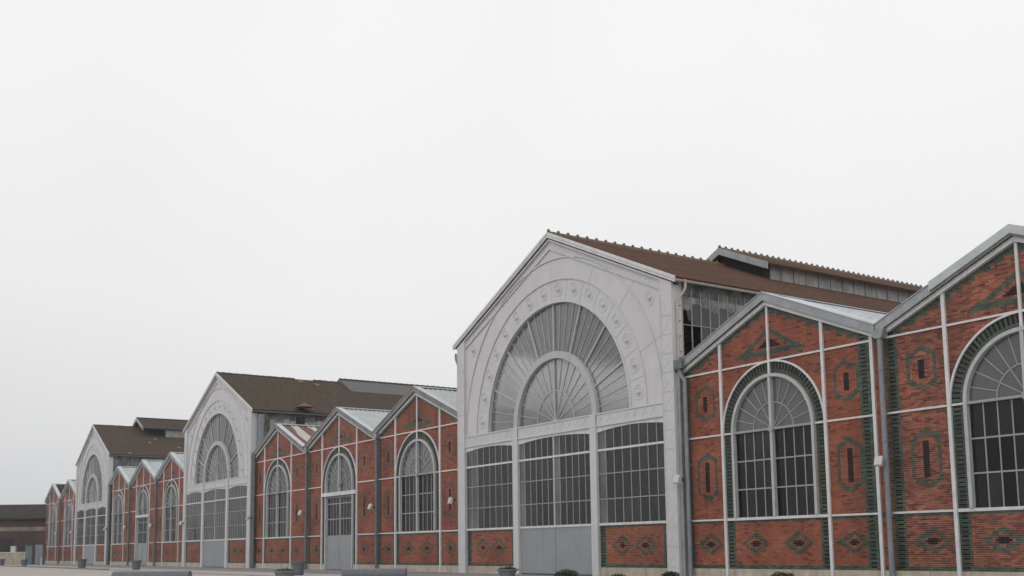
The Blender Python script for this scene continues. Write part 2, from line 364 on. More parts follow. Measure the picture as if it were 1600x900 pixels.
def pane(poly, y, parent, mt, tilt=.004):
    n = len(poly); a = sum(poly[i][0]*poly[(i+1) % n][1]-poly[(i+1) % n][0]*poly[i][1] for i in range(n))
    if a < 0: poly = poly[::-1]
    cx = sum(p[0] for p in poly)/n; cz = sum(p[1] for p in poly)/n; ta, tb = random.gauss(0, tilt), random.gauss(0, tilt)
    b = MB(); yy = lambda x, z: y+(x-cx)*ta+(z-cz)*tb
    b.add([(x,yy(x, z),z) for x, z in poly]+[(x,yy(x, z)+.006,z) for x, z in poly],
          [tuple(range(n)), tuple(range(2*n-1, n-1, -1))]+[(i, i+n, (i+1) % n+n, (i+1) % n) for i in range(n)])
    return put('pane', b, mt, parent)
def sector(cz, r0, r1, a0, a1, n=3):
    pts = [(r1*math.cos(a0+(a1-a0)*k/n), cz+r1*math.sin(a0+(a1-a0)*k/n)) for k in range(n+1)]
    return pts+([(r0*math.cos(a1-(a1-a0)*k/n), cz+r0*math.sin(a1-(a1-a0)*k/n)) for k in range(n+1)] if r0 > .01 else [(0, cz)])
def grid_panes(xs, zs, y, parent, mt, top=None):
    for a, b in zip(xs[:-1], xs[1:]):
        for c, d in zip(zs[:-1], zs[1:]):
            if top and d == zs[-1]:
                pane([(a,c),(b,c),(b,top(b)),((a+b)/2,top((a+b)/2)),(a,top(a))], y, parent, mt)
            else: pane([(a,c),(b,c),(b,d),(a,d)], y, parent, mt)
def gable_facade(label, cx, sx, var='', door=False, single=False):
    root = thing('brick_pavilion', (cx, 0, 0), label, 'pavilion', 'brick gabled pavilions of the market row', sx=sx)
    w = MB(); D = .34
    if door:
        w.box(-HW, -RI-.02, 0, D, 0, ZT); w.box(RI+.02, HW, 0, D, 0, ZT)
    else:
        w.box(-HW, HW, 0, D, 0, ZS); w.box(-HW, -RI-.02, 0, D, ZS, ZT); w.box(RI+.02, HW, 0, D, ZS, ZT)
    R = RI+.02
    for s in (-1, 1):
        w.prism([(s*R,ZT),(s*HW,ZT),(s*HW,zr(HW)),(s*R,zr(R))], 0, D)
    n = 20
    for k in range(n):
        a, b = math.pi*k/n, math.pi*(k+1)/n; xa, xb = R*math.cos(a), R*math.cos(b)
        w.prism([(xb,ZT+R*math.sin(b)),(xa,ZT+R*math.sin(a)),(xa,zr(xa)),(0,ZP),(xb,zr(xb))] if xa > .001 and xb < -.001 else
                [(xb,ZT+R*math.sin(b)),(xa,ZT+R*math.sin(a)),(xa,zr(xa)),(xb,zr(xb))], 0, D)
    put('wall', w, MORTAR if single else MORTARR, root)
    global TS, DK, J
    TS, DK, J = (.24, .26, .0135) if single else (.14, .08, .011)
    lst = brick_list(var, door)
    if single:   # the bricks that show largest stand alone
        big = sorted([b for b in lst if b[5] and b[1] < -.1], key=lambda b: -(b[0]+b[1])/2+.35*abs(b[2]-1.2))[:300]
        bs = set(big); lst = [b for b in lst if b not in bs]
        pool = {}
        for c in (0, 1, 2):
            pool[c] = []
            for k in range(7 if c == 0 else 4):
                q = bricks_mb([(-.12, .12, 0, CH, c, True)]); pool[c].append(q.mesh('brick', BM))
        for b in big:
            link('brick', random.choice(pool[b[4]]), root, ((b[0]+b[1])/2, 0, b[2]))
    mb = bricks_mb(lst)
    # arch of headers between the two white arcs
    nb = 92
    for k in range(nb):
        a, b = math.pi*(k+.06)/nb, math.pi*(k+.94)/nb; c = 2 if k % 2 else 1
        mb.prism(sector(ZT, 2.40, 2.72, a, b, 1), -.016-random.random()*.005, 0, random.random()*(.9 if c == 1 else 1), c)
    for k in range(36):
        a, b = math.pi*(k+.03)/36, math.pi*(k+.97)/36
        mb.prism(sector(ZT, 2.27, 2.385, a, b, 1), -.014, 0, random.random(), 1)
    put('bricks', mb, BM, root, kind='stuff')
    # white steel framing
    def post(x, z0, z1, wd=.135, y0=-.10): b = MB(); b.box(x-wd/2, x+wd/2, y0, -.001, z0, z1); put('steel_post', b, TRIM, root)
    post(-PA, ZG, zr(PA)); post(PA, ZG, zr(PA))
    if var == 'B': post(5.10, ZG, ZE+.1)
    post(0, ZT+RI+.02, ZP-.05, .10, -.09)
    def rail(x0, x1, z, t=.072, y0=-.07): b = MB(); b.box(x0, x1, y0, -.001, z-t/2, z+t/2); put('steel_rail', b, TRIM, root)
    xr = 5.10 if var == 'B' else HW
    for z in (ZS, ZT, ZU):
        rail(-HW+.12, -PA-.08, z); rail(PA+.08, xr-(.08 if var == 'B' else 0), z)
        if z == ZU: rail(-PA+.08, PA-.08, z, y0=-.072)
        if z == ZS and not door: rail(-PA+.08, PA-.08, z, .11)
        if z == ZT and not door:
            for s in (-1, 1): rail(min(s*PA-s*.08, s*(RI+.04)), max(s*PA-s*.08, s*(RI+.04)), z)
    b = MB(); b.arc(ZT, 2.715, 2.79, 0, math.pi, 40, -.085, -.001); put('arch_trim', b, TRIM, root)
    b = MB()
    for s in (-1, 1): b.prism([(0,ZP+.06),(s*HW,ZE+.06),(s*HW,ZE-.12),(0,ZP-.12)], -.17, -.002)
    put('rake_trim', b, TRIM, root)
    # arched window
    f = MB(); zl = 4.97 if door else ZS
    f.arc(ZT, RI-.11, RI+.02, 0, math.pi, 36, -.12, .16)
    for s in (-1, 1): f.box(min(s*(RI-.11), s*(RI+.02)), max(s*(RI-.11), s*(RI+.02)), -.12, .16, zl+(0 if door else .055), ZT)
    f.box(-.065, .065, -.11, .14, zl+(0 if door else .055), ZT+RI-.115)
    win = put('arched_window', f, FRAME, root)
    xi = RI-.11; b = MB(); y0, y1 = .03, .09
    if not door: b.box(-xi, xi, -.075, .13, ZT-.045, ZT+.045)
    rr = .49*RI; b.arc(ZT, rr-.022, rr+.022, 0, math.pi, 24, y0, y1)
    for k in range(1, 12):
        if k == 6: continue
        a = math.radians(15*k); r0 = rr if k % 2 else .06
        b.bar((r0*math.cos(a),ZT+r0*math.sin(a)), (xi*math.cos(a),ZT+xi*math.sin(a)), .034, y0, y1)
    b.lathe([(.0, -.13), (.14, -.13), (.14, .1)], 12, 0, ZT, 'y')
    for k in range(12): pane(sector(ZT, rr, xi, math.radians(15*k), math.radians(15*k+15)), .06, win, GLASSF, .006)
    for k in range(6): pane(sector(ZT, 0, rr, math.radians(30*k), math.radians(30*k+30)), .06, win, GLASSF, .006)
    if not door:
        zs = [ZS+.05, ZS+.05+(ZT-ZS-.1)/3, ZS+.05+(ZT-ZS-.1)*2/3, ZT-.045]
        for s in (-1, 1):
            xs = sorted([s*(.065+(xi-.065)*k/4) for k in range(5)])
            for x in xs[1:-1]: b.box(x-.02, x+.02, y0, y1, ZS+.05, ZT-.04)
            for z in zs[1:-1]: b.box(xs[0], xs[-1], y0-.004, y1, z-.028, z+.028)
            grid_panes(xs, zs, .06, win, GLASS)
    else:
        for s in (-1, 1):
            xs = sorted([s*(.065+(xi-.065)*k/4) for k in range(5)])
            grid_panes(xs, [5.1, ZT], .06, win, GLASSF)
            for x in xs[1:-1]: b.box(x-.015, x+.015, y0, y1, 5.1, ZT)
        l = MB(); l.box(-PA+.08, PA-.08, -.16, .2, 4.86, 5.12); put('door_lintel', l, TRIM, root)
        for s in (-1, 1): j = MB(); j.box(min(s*(RI-.13), s*(RI+.03)), max(s*(RI-.13), s*(RI+.03)), -.1, .16, ZG, 4.86); put('door_jamb', j, FRAME, root)
        for s in (-1, 1):
            d = MB(); xa, xb = sorted((s*.02, s*xi)); y = .05
            d.box(xa, xb, y, y+.08, ZG+.03, ZS); d.box(xa, xa+.1, y, y+.08, ZS, 4.84); d.box(xb-.1, xb, y, y+.08, ZS, 4.84); d.box(xa+.1, xb-.1, y, y+.08, 4.72, 4.84)
            for z in (3.2, 4.3): d.box(xa+.1, xb-.1, y, y+.07, z-.04, z+.04)
            xs = [xa+.1+(xb-xa-.2)*k/4 for k in range(5)]
            for x in xs[1:-1]: d.box(x-.02, x+.02, y+.004, y+.066, ZS, 4.72)
            d.box(xa+.25, xb-.25, y-.014, y, ZG+.3, ZS-.35)
            dl = put('door_leaf', d, DOORM, root)
            pass
            grid_panes(xs, [ZS, 3.2, 4.3, 4.72], y+.04, dl, GLASS)
    put('glazing_bars', b, BARS, win)
    if door: plinth_blocks(root, -HW, -RI-.1, -.05, D, 2); plinth_blocks(root, RI+.1, HW, -.05, D, 2)
    else: plinth_blocks(root, -HW, HW, -.05, D, 7)
    # inside: floor stays the ground; a dim rear wall and two inner columns seen through the glass
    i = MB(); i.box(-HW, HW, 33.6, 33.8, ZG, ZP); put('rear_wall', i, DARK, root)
    for x in (-4.6, 4.6):
        c = MB(); c.box(x-.12, x+.12, 5, 5.3, ZG, 8.2); put('inner_column', c, BARS, root)
    return root
def slope_strip(mb, x0, z0, x1, z1, y0, y1, t=.08):
    """flat roof slab from the eave (x0,z0) to the ridge (x1,z1)"""
    mb.add([(x0,y0,z0),(x1,y0,z1),(x1,y1,z1),(x0,y1,z0),(x0,y0,z0-t),(x1,y0,z1-t),(x1,y1,z1-t),(x0,y1,z0-t)],
           [(0,1,2,3) if x0 < x1 else (3,2,1,0), (7,6,5,4) if x0 < x1 else (4,5,6,7), (0,4,5,1),(1,5,6,2),(2,6,7,3),(3,7,4,0)])
def gable_roof(root, mtl, pitch=.34, y1=33.9, fm=None, label=None):
    ze, zp = ZE+.30, ZP+.33
    for s in (-1, 1):
        b = MB(); xe = s*HW; vs = []; y = -.24; pr = []
        while y < y1:
            pr += [(y, 0), (y+pitch*.3, .05), (y+pitch*.5, .05), (y+pitch*.8, 0)]; y += pitch
        for yy, h in pr: vs += [(xe,yy,ze+h),(0,yy,zp+h)]
        n = len(pr); fs = [(2*k, 2*k+1, 2*k+3, 2*k+2) if s < 0 else (2*k+2, 2*k+3, 2*k+1, 2*k) for k in range(n-1)]
        o = n*2; vs += [(xe,-.24,ze-.07),(0,-.24,zp-.07),(0,y1,zp-.07),(xe,y1,ze-.07)]; fs += [(o, o+1, o+2, o+3) if s > 0 else (o+3, o+2, o+1, o)]
        b.add(vs, fs); put('roof_slope', b, mtl, root, **({'label': label} if label else {}))
        f = MB(); f.prism([(0,zp+.07),(xe,ze+.07),(xe,ze-.26),(0,zp-.26)], -.30, -.245)
        fa = put('fascia', f, fm, root); f = MB(); f.prism([(0,zp+.10),(xe,ze+.10),(xe,ze+.075),(0,zp+.075)], -.34, .1); put('flashing_lip', f, ZINCL, fa)
    r = MB(); r.prism([(-.2,zp-.2*SL+.08),(0,zp+.08),(.2,zp-.2*SL+.08),(.2,zp-.2*SL+.10),(0,zp+.11),(-.2,zp-.2*SL+.10)], -.30, y1)
    put('ridge_flashing', r, ZINC, root)
def downpipe(root, x, sx, y=-.24, top=8.35, r=.105, m=None, hop=True, lab=None):
    b = MB(); b.tube([(0, y, top), (0, y, ZG-.02)], r, 12)
    for z in (1.9, 4.6, 7.2): b.tube([(0, y, z), (0, y, z+.1)], r+.02, 12)
    me = b.mesh('downpipe', m or PIPE, True); o = link('downpipe', me, root, (x, 0, 0)); o.scale = (1/sx, 1, 1)
    for z in (1.95, 4.65, 7.25):
        k = MB(); k.box(-.03, .03, y+r, -.002, z-.03, z+.03); q = put('pipe_bracket', k, m or PIPE, o)
    if hop:
        h = MB()
        h.add([(-.15,y-.13,top),(.15,y-.13,top),(.15,y+.2,top),(-.15,y+.2,top),(-.30,y-.16,top+.32),(.30,y-.16,top+.32),(.30,y+.2,top+.32),(-.30,y+.2,top+.32)],
              [(0,3,2,1),(4,5,6,7),(0,1,5,4),(1,2,6,5),(2,3,7,6),(3,0,4,7)])
        put('hopper', h, ZINC, o)
    return o

GB = {}
names = dict(
 A='red brick pavilion at the right edge of the photo, cut off past its peak',
 B='red brick pavilion with arched window directly right of the nearest white hall',
 D='red brick pavilion touching the left side of the nearest white hall',
 E='red brick pavilion with tall grey doors under its arch, nearer of the two with doors',
 F='red brick pavilion with rusty brown roof beside the middle white hall',
 H='small far brick pavilion touching the left side of the middle white hall',
 I='far brick pavilion with grey doors between the middle and farthest white halls',
 J='far brick pavilion touching the right side of the farthest white hall',
 L='very distant brick pavilion just left of the farthest white hall',
 M='leftmost and most distant brick pavilion of the row, at its end')
cen = dict(A=(16.45, 1.0), B=(5.57, .985), D=(-24.0, 1.035), E=(-35.55, 1.045), F=(-47.2, 1.02), H=(-76.0, .965), I=(-86.45, .95), J=(-96.95, .955), L=(-123.7, .95), M=(-134.2, .955))
GB['A'] = gable_facade(names['A'], *cen['A'], single=True)
GB['B'] = gable_facade(names['B'], *cen['B'], var='B')
GB['D'] = gable_facade(names['D'], *cen['D'])
GB['E'] = gable_facade(names['E'], *cen['E'], door=True)
for k, src in (('F', 'D'), ('H', 'D'), ('J', 'D'), ('L', 'D'), ('M', 'D'), ('I', 'E')):
    GB[k] = copy_tree(GB[src], (cen[k][0], 0, 0), cen[k][1], names[k])
for k in GB:
    gable_roof(GB[k], {'F': CORRR, 'M': CORRD, 'L': CORR}.get(k, CORR), pitch=.5 if k == 'F' else .36, fm=FASC if k in 'DEF' else ZINC,
               label='rusty brown corrugated roof slope' if k == 'F' else None)
for k in 'BEFHIL'.replace('F', ''):
    pass
def near(k): return PIPE if k in 'AB' else PIPED
downpipe(GB['B'], (11.12-5.57)/.985, .985, m=PIPE)
for k, x in (('E', -29.25), ('F', -40.95), ('I', -80.9), ('J', -91.4), ('M', -128.7)):
    downpipe(GB[k], (x-cen[k][0])/cen[k][1], cen[k][1], m=PIPED)
def side_brick():
    m = bpy.data.materials.new('side_brick'); m.use_nodes = True; t = m.node_tree; b = t.nodes['Principled BSDF']; b.inputs['Roughness'].default_value = .85
    g = N(t, 'ShaderNodeNewGeometry'); sx = N(t, 'ShaderNodeSeparateXYZ'); cx = N(t, 'ShaderNodeCombineXYZ'); t.links.new(g.outputs['Position'], sx.inputs[0]); t.links.new(sx.outputs['Y'], cx.inputs[0]); t.links.new(sx.outputs['Z'], cx.inputs[1])
    br = N(t, 'ShaderNodeTexBrick'); br.inputs['Scale'].default_value = 1; br.inputs['Brick Width'].default_value = .24; br.inputs['Row Height'].default_value = .075; br.inputs['Mortar Size'].default_value = .007
    br.inputs['Color1'].default_value = (.30, .095, .052, 1); br.inputs['Color2'].default_value = (.17, .055, .038, 1); br.inputs['Mortar'].default_value = (.45, .30, .24, 1)
    t.links.new(cx.outputs[0], br.inputs['Vector']); t.links.new(br.outputs['Color'], b.inputs['Base Color']); return m
SIDEB = side_brick()
# end walls of the row
for k, x in (('A', HW), ('M', -HW)):
    b = MB(); b.box(x-.15 if x > 0 else x, x if x > 0 else x+.15, .35, 33.5, ZG, ZE); put('end_wall', b, SIDEB, GB[k])
# translucent strip and snow guard on the slope of pavilion B
b = MB()
def sp(x, h): return ZP+.33-abs(x)*SL+h
b.add([(.5,-.1,sp(.5, .09)),(5.4,-.1,sp(5.4, .09)),(5.4,1.5,sp(5.4, .09)),(.5,1.5,sp(.5, .09)),(.5,-.1,sp(.5, .06)),(5.4,-.1,sp(5.4, .06)),(5.4,1.5,sp(5.4, .06)),(.5,1.5,sp(.5, .06))],
      [(0,1,2,3),(7,6,5,4),(0,4,5,1),(1,5,6,2),(2,6,7,3),(3,7,4,0)])
put('pale_flashing_sheet', b, ZINCL, GB['B'])
b = MB()
pts = [2.5+q*.11 for q in range(27)]; hs = [.17+random.uniform(-.05, .05) for _ in pts]; ys = [1.2+random.uniform(-.06, .06) for _ in pts]
for q in range(26):
    x, w = pts[q], pts[q+1]
    b.add([(x,ys[q],sp(x, .07)),(w,ys[q+1],sp(w, .07)),(w,1.6,sp(w, .07)),(x,1.6,sp(x, .07)),(x,ys[q]+.1,sp(x, hs[q])),(w,ys[q+1]+.1,sp(w, hs[q+1])),(w,1.6,sp(w, hs[q+1]*.8)),(x,1.6,sp(x, hs[q]*.8))],
          [(0,3,2,1),(4,5,6,7),(0,1,5,4),(2,3,7,6)]+([(3,0,4,7)] if q == 0 else [(1,2,6,5)] if q == 25 else []))
put('crumpled_flashing', b, ZINCL, GB['B'])
b = MB(); b.prism([(-3.1,sp(-3.1, -.20)),(0,sp(0, -.20)),(0,sp(0, .10)),(-3.1,sp(-3.1, .12))], -.39, .9)
b.prism([(0,sp(0, .10)),(3.2,sp(3.2, .12)),(3.2,sp(3.2, -.20)),(0,sp(0, -.20))], -.39, .9)
put('raised_ridge_cover', b, ZINCL, GB['A'])

# ------------------------------------------------------------------ white halls
BT, BB, BE, BP, BH, CWD = 7.41, 6.74, 12.75, 17.05, 9.35, .78
BSL = (BP-BE)/BH
def zb(x): return BP-abs(x)*BSL
RG = 6.18; YF = -.30
def hall_facade(label, cx, sx):
    root = thing('market_hall', (cx, 0, 0), label, 'hall', 'white gabled market halls', sx=sx)
    w = MB(); n = 36; xi = BH-CWD; zc = lambda x: math.sqrt(max(0, RG*RG-x*x))+BT
    for k in range(n):
        xa, xb = -RG*math.cos(math.pi*k/n), -RG*math.cos(math.pi*(k+1)/n)
        w.prism([(xa,zc(xa)),(xb,zc(xb)),(xb,zb(xb)),(xa,zb(xa))], YF, -.02)
    for s in (-1, 1): w.prism([(s*RG,BT),(s*xi,BT),(s*xi,zb(xi)),(s*RG,zb(RG))], YF, -.02)
    gw = put('gable_wall', w, WHITE, root)
    # mouldings
    b = MB()
    for r, wd, pr in ((RG+.03, .10, .05), (7.38, .06, .06), (8.5, .06, .06)): b = MB(); b.arc(BT, r-wd/2, r+wd/2, 0, math.pi, 56, YF-pr, YF-.001); put('arch_moulding', b, WHITE, gw)
    b = MB()
    for k in range(1, 16):
        a = math.pi*k/16; b.bar((6.3*math.cos(a),BT+6.3*math.sin(a)), (7.33*math.cos(a),BT+7.33*math.sin(a)), .035, YF-.016, YF-.001)
    for deg in (20, 42, 64, 90, 116, 138, 160):
        a = math.radians(deg); r1 = min(xi/abs(math.cos(a)) if abs(math.cos(a)) > .01 else 99, (BP-.5-BT)/(math.sin(a)+BSL*abs(math.cos(a))))
        b.bar((7.42*math.cos(a),BT+7.42*math.sin(a)), (r1*math.cos(a),BT+r1*math.sin(a)), .04, YF-.014, YF-.001)
    put('panel_seams', b, WHITE, gw)
    md = MB(); md.lathe([(0, -.10), (.06, -.095), (.10, -.07), (.12, -.03), (.12, -.001)], 14, 0, 0, 'y', cap=False); md.lathe([(.32, -.001), (.335, -.022), (.355, -.022), (.37, -.001)], 20, 0, 0, 'y', cap=False)
    md.lathe([(.19, -.001), (.20, -.018), (.215, -.018), (.225, -.001)], 18, 0, 0, 'y', cap=False)
    me = md.mesh('medallion', WHITE, True)
    spots = [(6.83*math.cos(math.pi*(k+.5)/16), BT+6.83*math.sin(math.pi*(k+.5)/16)) for k in range(16)]+[(-7.75, 12.35), (7.75, 12.35)]
    for x, z in spots: link('medallion', me, root, (x, YF, z))
    b = MB()
    for s in (-1, 1):
        b.prism([(0,BP),(s*BH,zb(BH)),(s*BH,zb(BH)-.10),(0,BP-.10)], YF-.12, YF-.001)
    put('rake_trim', b, WHITE, root)
    b = MB()
    for s in (-1, 1):
        b.prism([(0,BP-.50),(s*xi,zb(xi)-.50),(s*xi,zb(xi)-.56),(0,BP-.56)], YF-.07, YF-.001)
        L = 22
        for k in range(L):      # low scrolls of the frieze
            x = .35+(xi-.8)*k/L; zz = zb(x)-.31
            b.bar((s*x, zz-.10), (s*(x+.20), zz+.08), .025, YF-.010, YF-.001); b.bar((s*(x+.20), zz+.08), (s*(x+.30), zz-.10), .025, YF-.010, YF-.001)
    put('frieze', b, WHITE, root, kind='stuff')
    # side columns with embossed lattice
    for s in (-1, 1):
        b = MB(); x0, x1 = sorted((s*xi, s*BH)); b.prism([(x0,ZG-.1),(x1,ZG-.1),(x1,zb(x1)-.10),(x0,zb(x0)-.10)], -.42, .1)
        c = put('column', b, WHITE, root)
        l = MB(); z = ZG+.5; k = 0
        while z < zb(BH)-1.2:
            l.box(x0+.03, x1-.03, -.436, -.421, z-.012, z+.012)
            if k % 2 == 0: l.bar((x0+.05, z+.02), (x1-.05, z+.83), .03, -.429, -.421)
            else: l.bar((x1-.05, z+.02), (x0+.05, z+.83), .03, -.429, -.421)
            l.bar((x0+.09 if k % 2 else x1-.09, z+.05), ((x0+x1)/2, z+.40), .02, -.43, -.421)
            z += .86; k += 1
        for x in (x0+.02, x1-.02): l.box(x-.018, x+.018, -.44, -.421, ZG, zb(BH)-.4)
        put('column_lattice', l, WHITE, c, kind='stuff')
    for s in (-1, 1):
        b = MB(); b.box(s*3.4-.25, s*3.4+.25, -.42, .1, ZG-.1, BB+.01); put('post', b, WHITE, root)
        l = MB(); l.box(s*3.4-.20, s*3.4+.20, -.432, -.421, 0, .03)
    b = MB(); b.box(-xi, xi, -.36, .05, BB+.012, BT)
    b.box(-xi, xi, -.40, -.36, BT-.07, BT); b.box(-xi, xi, -.40, -.36, BB+.014, BB+.08)
    beam = put('lintel_beam', b, WHITE, root)
    b = MB()
    for k in range(26):
        x = -xi+.25+(2*xi-.5)*k/26
        if abs(abs(x)-3.4) < .35: continue
        b.bar((x, BB+.17), (x+.26, BT-.16), .02, -.371, -.361); b.bar((x+.26, BT-.16), (x+.42, BB+.3), .02, -.371, -.361)
    put('beam_scrolls', b, WHITE, beam, kind='stuff')
    for s in (-1, 1): b = MB(); b.box(s*3.4-.25, s*3.4+.25, -.425, -.401, BB+.012, BT+.0); put('beam_block', b, WHITE, beam)
    # fanlight
    f = MB(); f.arc(BT, 3.27, 3.64, 0, math.pi, 44, -.33, -.02)
    for k in range(1, 8):
        a = math.pi*k/8; f.bar((3.6*math.cos(a),BT+3.6*math.sin(a)), ((RG+.01)*math.cos(a),BT+(RG+.01)*math.sin(a)), .085, -.20, -.10)
    f.bar((0, BT), (0, BT+3.3), .08, -.20, -.04)
    fan = put('fanlight', f, FRAME, root)
    b = MB()
    for k in range(32):
        a, c = math.pi*k/32, math.pi*(k+1)/32
        pane(sector(BT, 3.6, RG, a, c), -.12, fan, GLASSHF, .004)
        if k % 4: b.bar((3.6*math.cos(a),BT+3.6*math.sin(a)), (RG*math.cos(a),BT+RG*math.sin(a)), .032, -.155, -.10)
    rr = 1.62; b.arc(BT, rr-.025, rr+.025, 0, math.pi, 30, -.155, -.09)
    for k in range(16):
        a, c = math.pi*k/16, math.pi*(k+1)/16
        pane(sector(BT, rr, 3.3, a, c), -.12, fan, GLASSHF, .004)
        if k: b.bar(((rr if k % 2 else .1)*math.cos(a),BT+(rr if k % 2 else .1)*math.sin(a)), (3.3*math.cos(a),BT+3.3*math.sin(a)), .032, -.155, -.10)
    for k in range(8): pane(sector(BT, 0, rr, math.pi*k/8, math.pi*(k+1)/8, 2), -.12, fan, GLASSHF, .004)
    b.lathe([(0, -.18), (.16, -.18), (.16, -.1)], 12, 0, BT+.02, 'y')
    put('glazing_bars', b, FRAME, fan)
    # three glazed bays
    Z1, Z2, Z3 = 5.60, 4.45, 3.24
    for nm, xa, xb, nc in (('side_window', -xi, -3.65, 8), ('door_window', -3.15, 3.15, 12), ('side_window', 3.65, xi, 8)):
        c = (xa+xb)/2; h = (xb-xa)/2; top = lambda x, c=c, h=h: 6.64-.17*((x-c)/h)**2
        f = MB(); m_ = 14
        for k in range(m_):
            p, q = xa+(xb-xa)*k/m_, xa+(xb-xa)*(k+1)/m_; f.prism([(p,top(p)),(q,top(q)),(q,BB+.01),(p,BB+.01)], -.33, -.03)
        win = put(nm, f, TRIM, root)
        f = MB(); f.box(xa, xb, -.345, -.06, Z1-.05, Z1+.05); put('transom', f, TRIM, win)
        f = MB(); f.box(xa, xb, -.34 if 'side' in nm else -.32, -.02, ZS-.05, ZS+.06); put('window_sill', f, TRIM, win)
        if nc == 12: f = MB(); f.box(-.055, .055, -.32, -.15, ZS+.06, Z1-.051); f.box(-.055, .055, -.32, -.15, Z1+.051, top(0)); put('mullion', f, FRAME, win, kind='stuff')
        xs = [xa+(xb-xa)*k/nc for k in range(nc+1)]; b = MB()
        for k in range(1, nc):
            if nc == 12 and k == 6: continue
            b.box(xs[k]-.018, xs[k]+.018, -.31, -.25, ZS+.05, top(xs[k])+.01)
        for z in (Z2, Z3): b.box(xa, xb, -.315, -.255, z-.022, z+.022)
        put('glazing_bars', b, BARS, win)
        zz = [ZS+.05, Z3, Z2, Z1, 6.6]; nw = 2 if xa < -4 else 1
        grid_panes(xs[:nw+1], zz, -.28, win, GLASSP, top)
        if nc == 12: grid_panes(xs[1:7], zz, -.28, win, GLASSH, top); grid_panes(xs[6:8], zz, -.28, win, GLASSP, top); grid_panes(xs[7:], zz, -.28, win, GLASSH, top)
        else: grid_panes(xs[nw:], zz, -.28, win, GLASSH, top)
    # leaves of the big door
    for s in (-1, 1):
        d = MB(); xa, xb = sorted((s*.015, s*3.15)); d.box(xa, xb, -.28, -.12, ZG+.04, ZS-.055)
        for q in (.33, .66): x = xa+(xb-xa)*q; d.box(x-.012, x+.012, -.284, -.28, ZG+.06, ZS-.08)
        d.box(xa+.02, xb-.02, -.29, -.28, ZG+.05, ZG+.28); d.box(xa+.02, xb-.02, -.288, -.28, ZS-.16, ZS-.06)
        put('door_leaf', d, DOORM, root)
    # brick aprons under the side windows
    for s in (-1, 1):
        xa, xb = sorted((s*3.65, s*xi)); b = MB(); b.box(xa, xb, -.25, 0, 0, ZS-.05); ap = put('apron_wall', b, MORTARDK, root)
        ap['label'] = 'low brick panel with two green diamonds'
        c = (xa+xb)/2; nn = int(round((xb-xa)/CW))
        def fn(x, z, j, i, c=c, h=(xb-xa)/2, nn=nn):
            e_ = min(i, nn-i)
            if e_ <= 0: return 1
            if e_ <= 2: return 3
            if e_ <= 3: return 1
            if j < 2 or j >= 25: return 1
            for cx_ in (c-.83, c+.83):
                dx, dz = abs(x-cx_), abs(z-1.02); d = dx/.78+dz/.5
                if .7 < d <= 1.02: return 1
                if dz < .11 and dx < (.26 if dz < .035 else .14): return 2
            return 0
        mb = bricks_mb(brick_list('', False, 0, ZS-.09, xa, xb, fn, False), -.25); put('bricks', mb, BM, ap, kind='stuff')
        plinth_blocks(root, xa, xb, -.30, 0, 3)
    for x, wd, ht in ((-8.0, .45, 6.5), (-2.85, .22, 6.5), (.22, .12, 6.5), (4.05, .30, 6.5)):
        c = MB(); c.box(x-wd, x+wd, .02, .3, ZG, ht); put('inner_column', c, WHITE, root)
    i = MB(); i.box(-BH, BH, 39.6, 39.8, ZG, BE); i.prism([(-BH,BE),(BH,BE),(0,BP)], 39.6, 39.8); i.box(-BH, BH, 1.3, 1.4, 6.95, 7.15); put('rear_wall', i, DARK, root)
    return root
HB = {}
HB['C'] = hall_facade('nearest and largest white hall with great fanlight, right of the photo centre', -9.05, 1.0)
HB['G'] = copy_tree(HB['C'], (-61.55, 0, 0), .985, 'middle white hall with dark mossy roof, between two groups of brick pavilions')
HB['K'] = copy_tree(HB['C'], (-109.4, 0, 0), .93, 'farthest and smallest white hall near the left edge of the photo')
def uvroof(name, mt, x0, z0, x1, z1, y0, y1, root, t=.16):
    b = MB(); slope_strip(b, x0, z0, x1, z1, y0, y1, t); me = b.mesh(name, mt); uv = me.uv_layers.new(name='UVMap'); L = math.hypot(x1-x0, z1-z0)
    for p in me.polygons:
        for li in p.loop_indices:
            v = me.vertices[me.loops[li].vertex_index].co; uv.data[li].uv = (v.y-y0, L*(v.x-x0)/(x1-x0))
    return link(name, me, root)
RT = MB(); RT.prism([(-.17,-.08),(-.10,.05),(.0,.10),(.10,.05),(.17,-.08)], 0, .60); RT.prism([(-.10,.04),(-.04,.19),(.04,.19),(.10,.04)], 0, .10)
RTM = RT.mesh('ridge_tile', RIDGEM)
RT = MB(); RT.prism([(-.17,-.08),(-.10,.05),(.0,.10),(.10,.05),(.17,-.08)], 0, .60); RT.prism([(-.11,.04),(-.05,.13),(.05,.13),(.11,.04)], 0, .06)
RTP = RT.mesh('ridge_tile', TILEG)
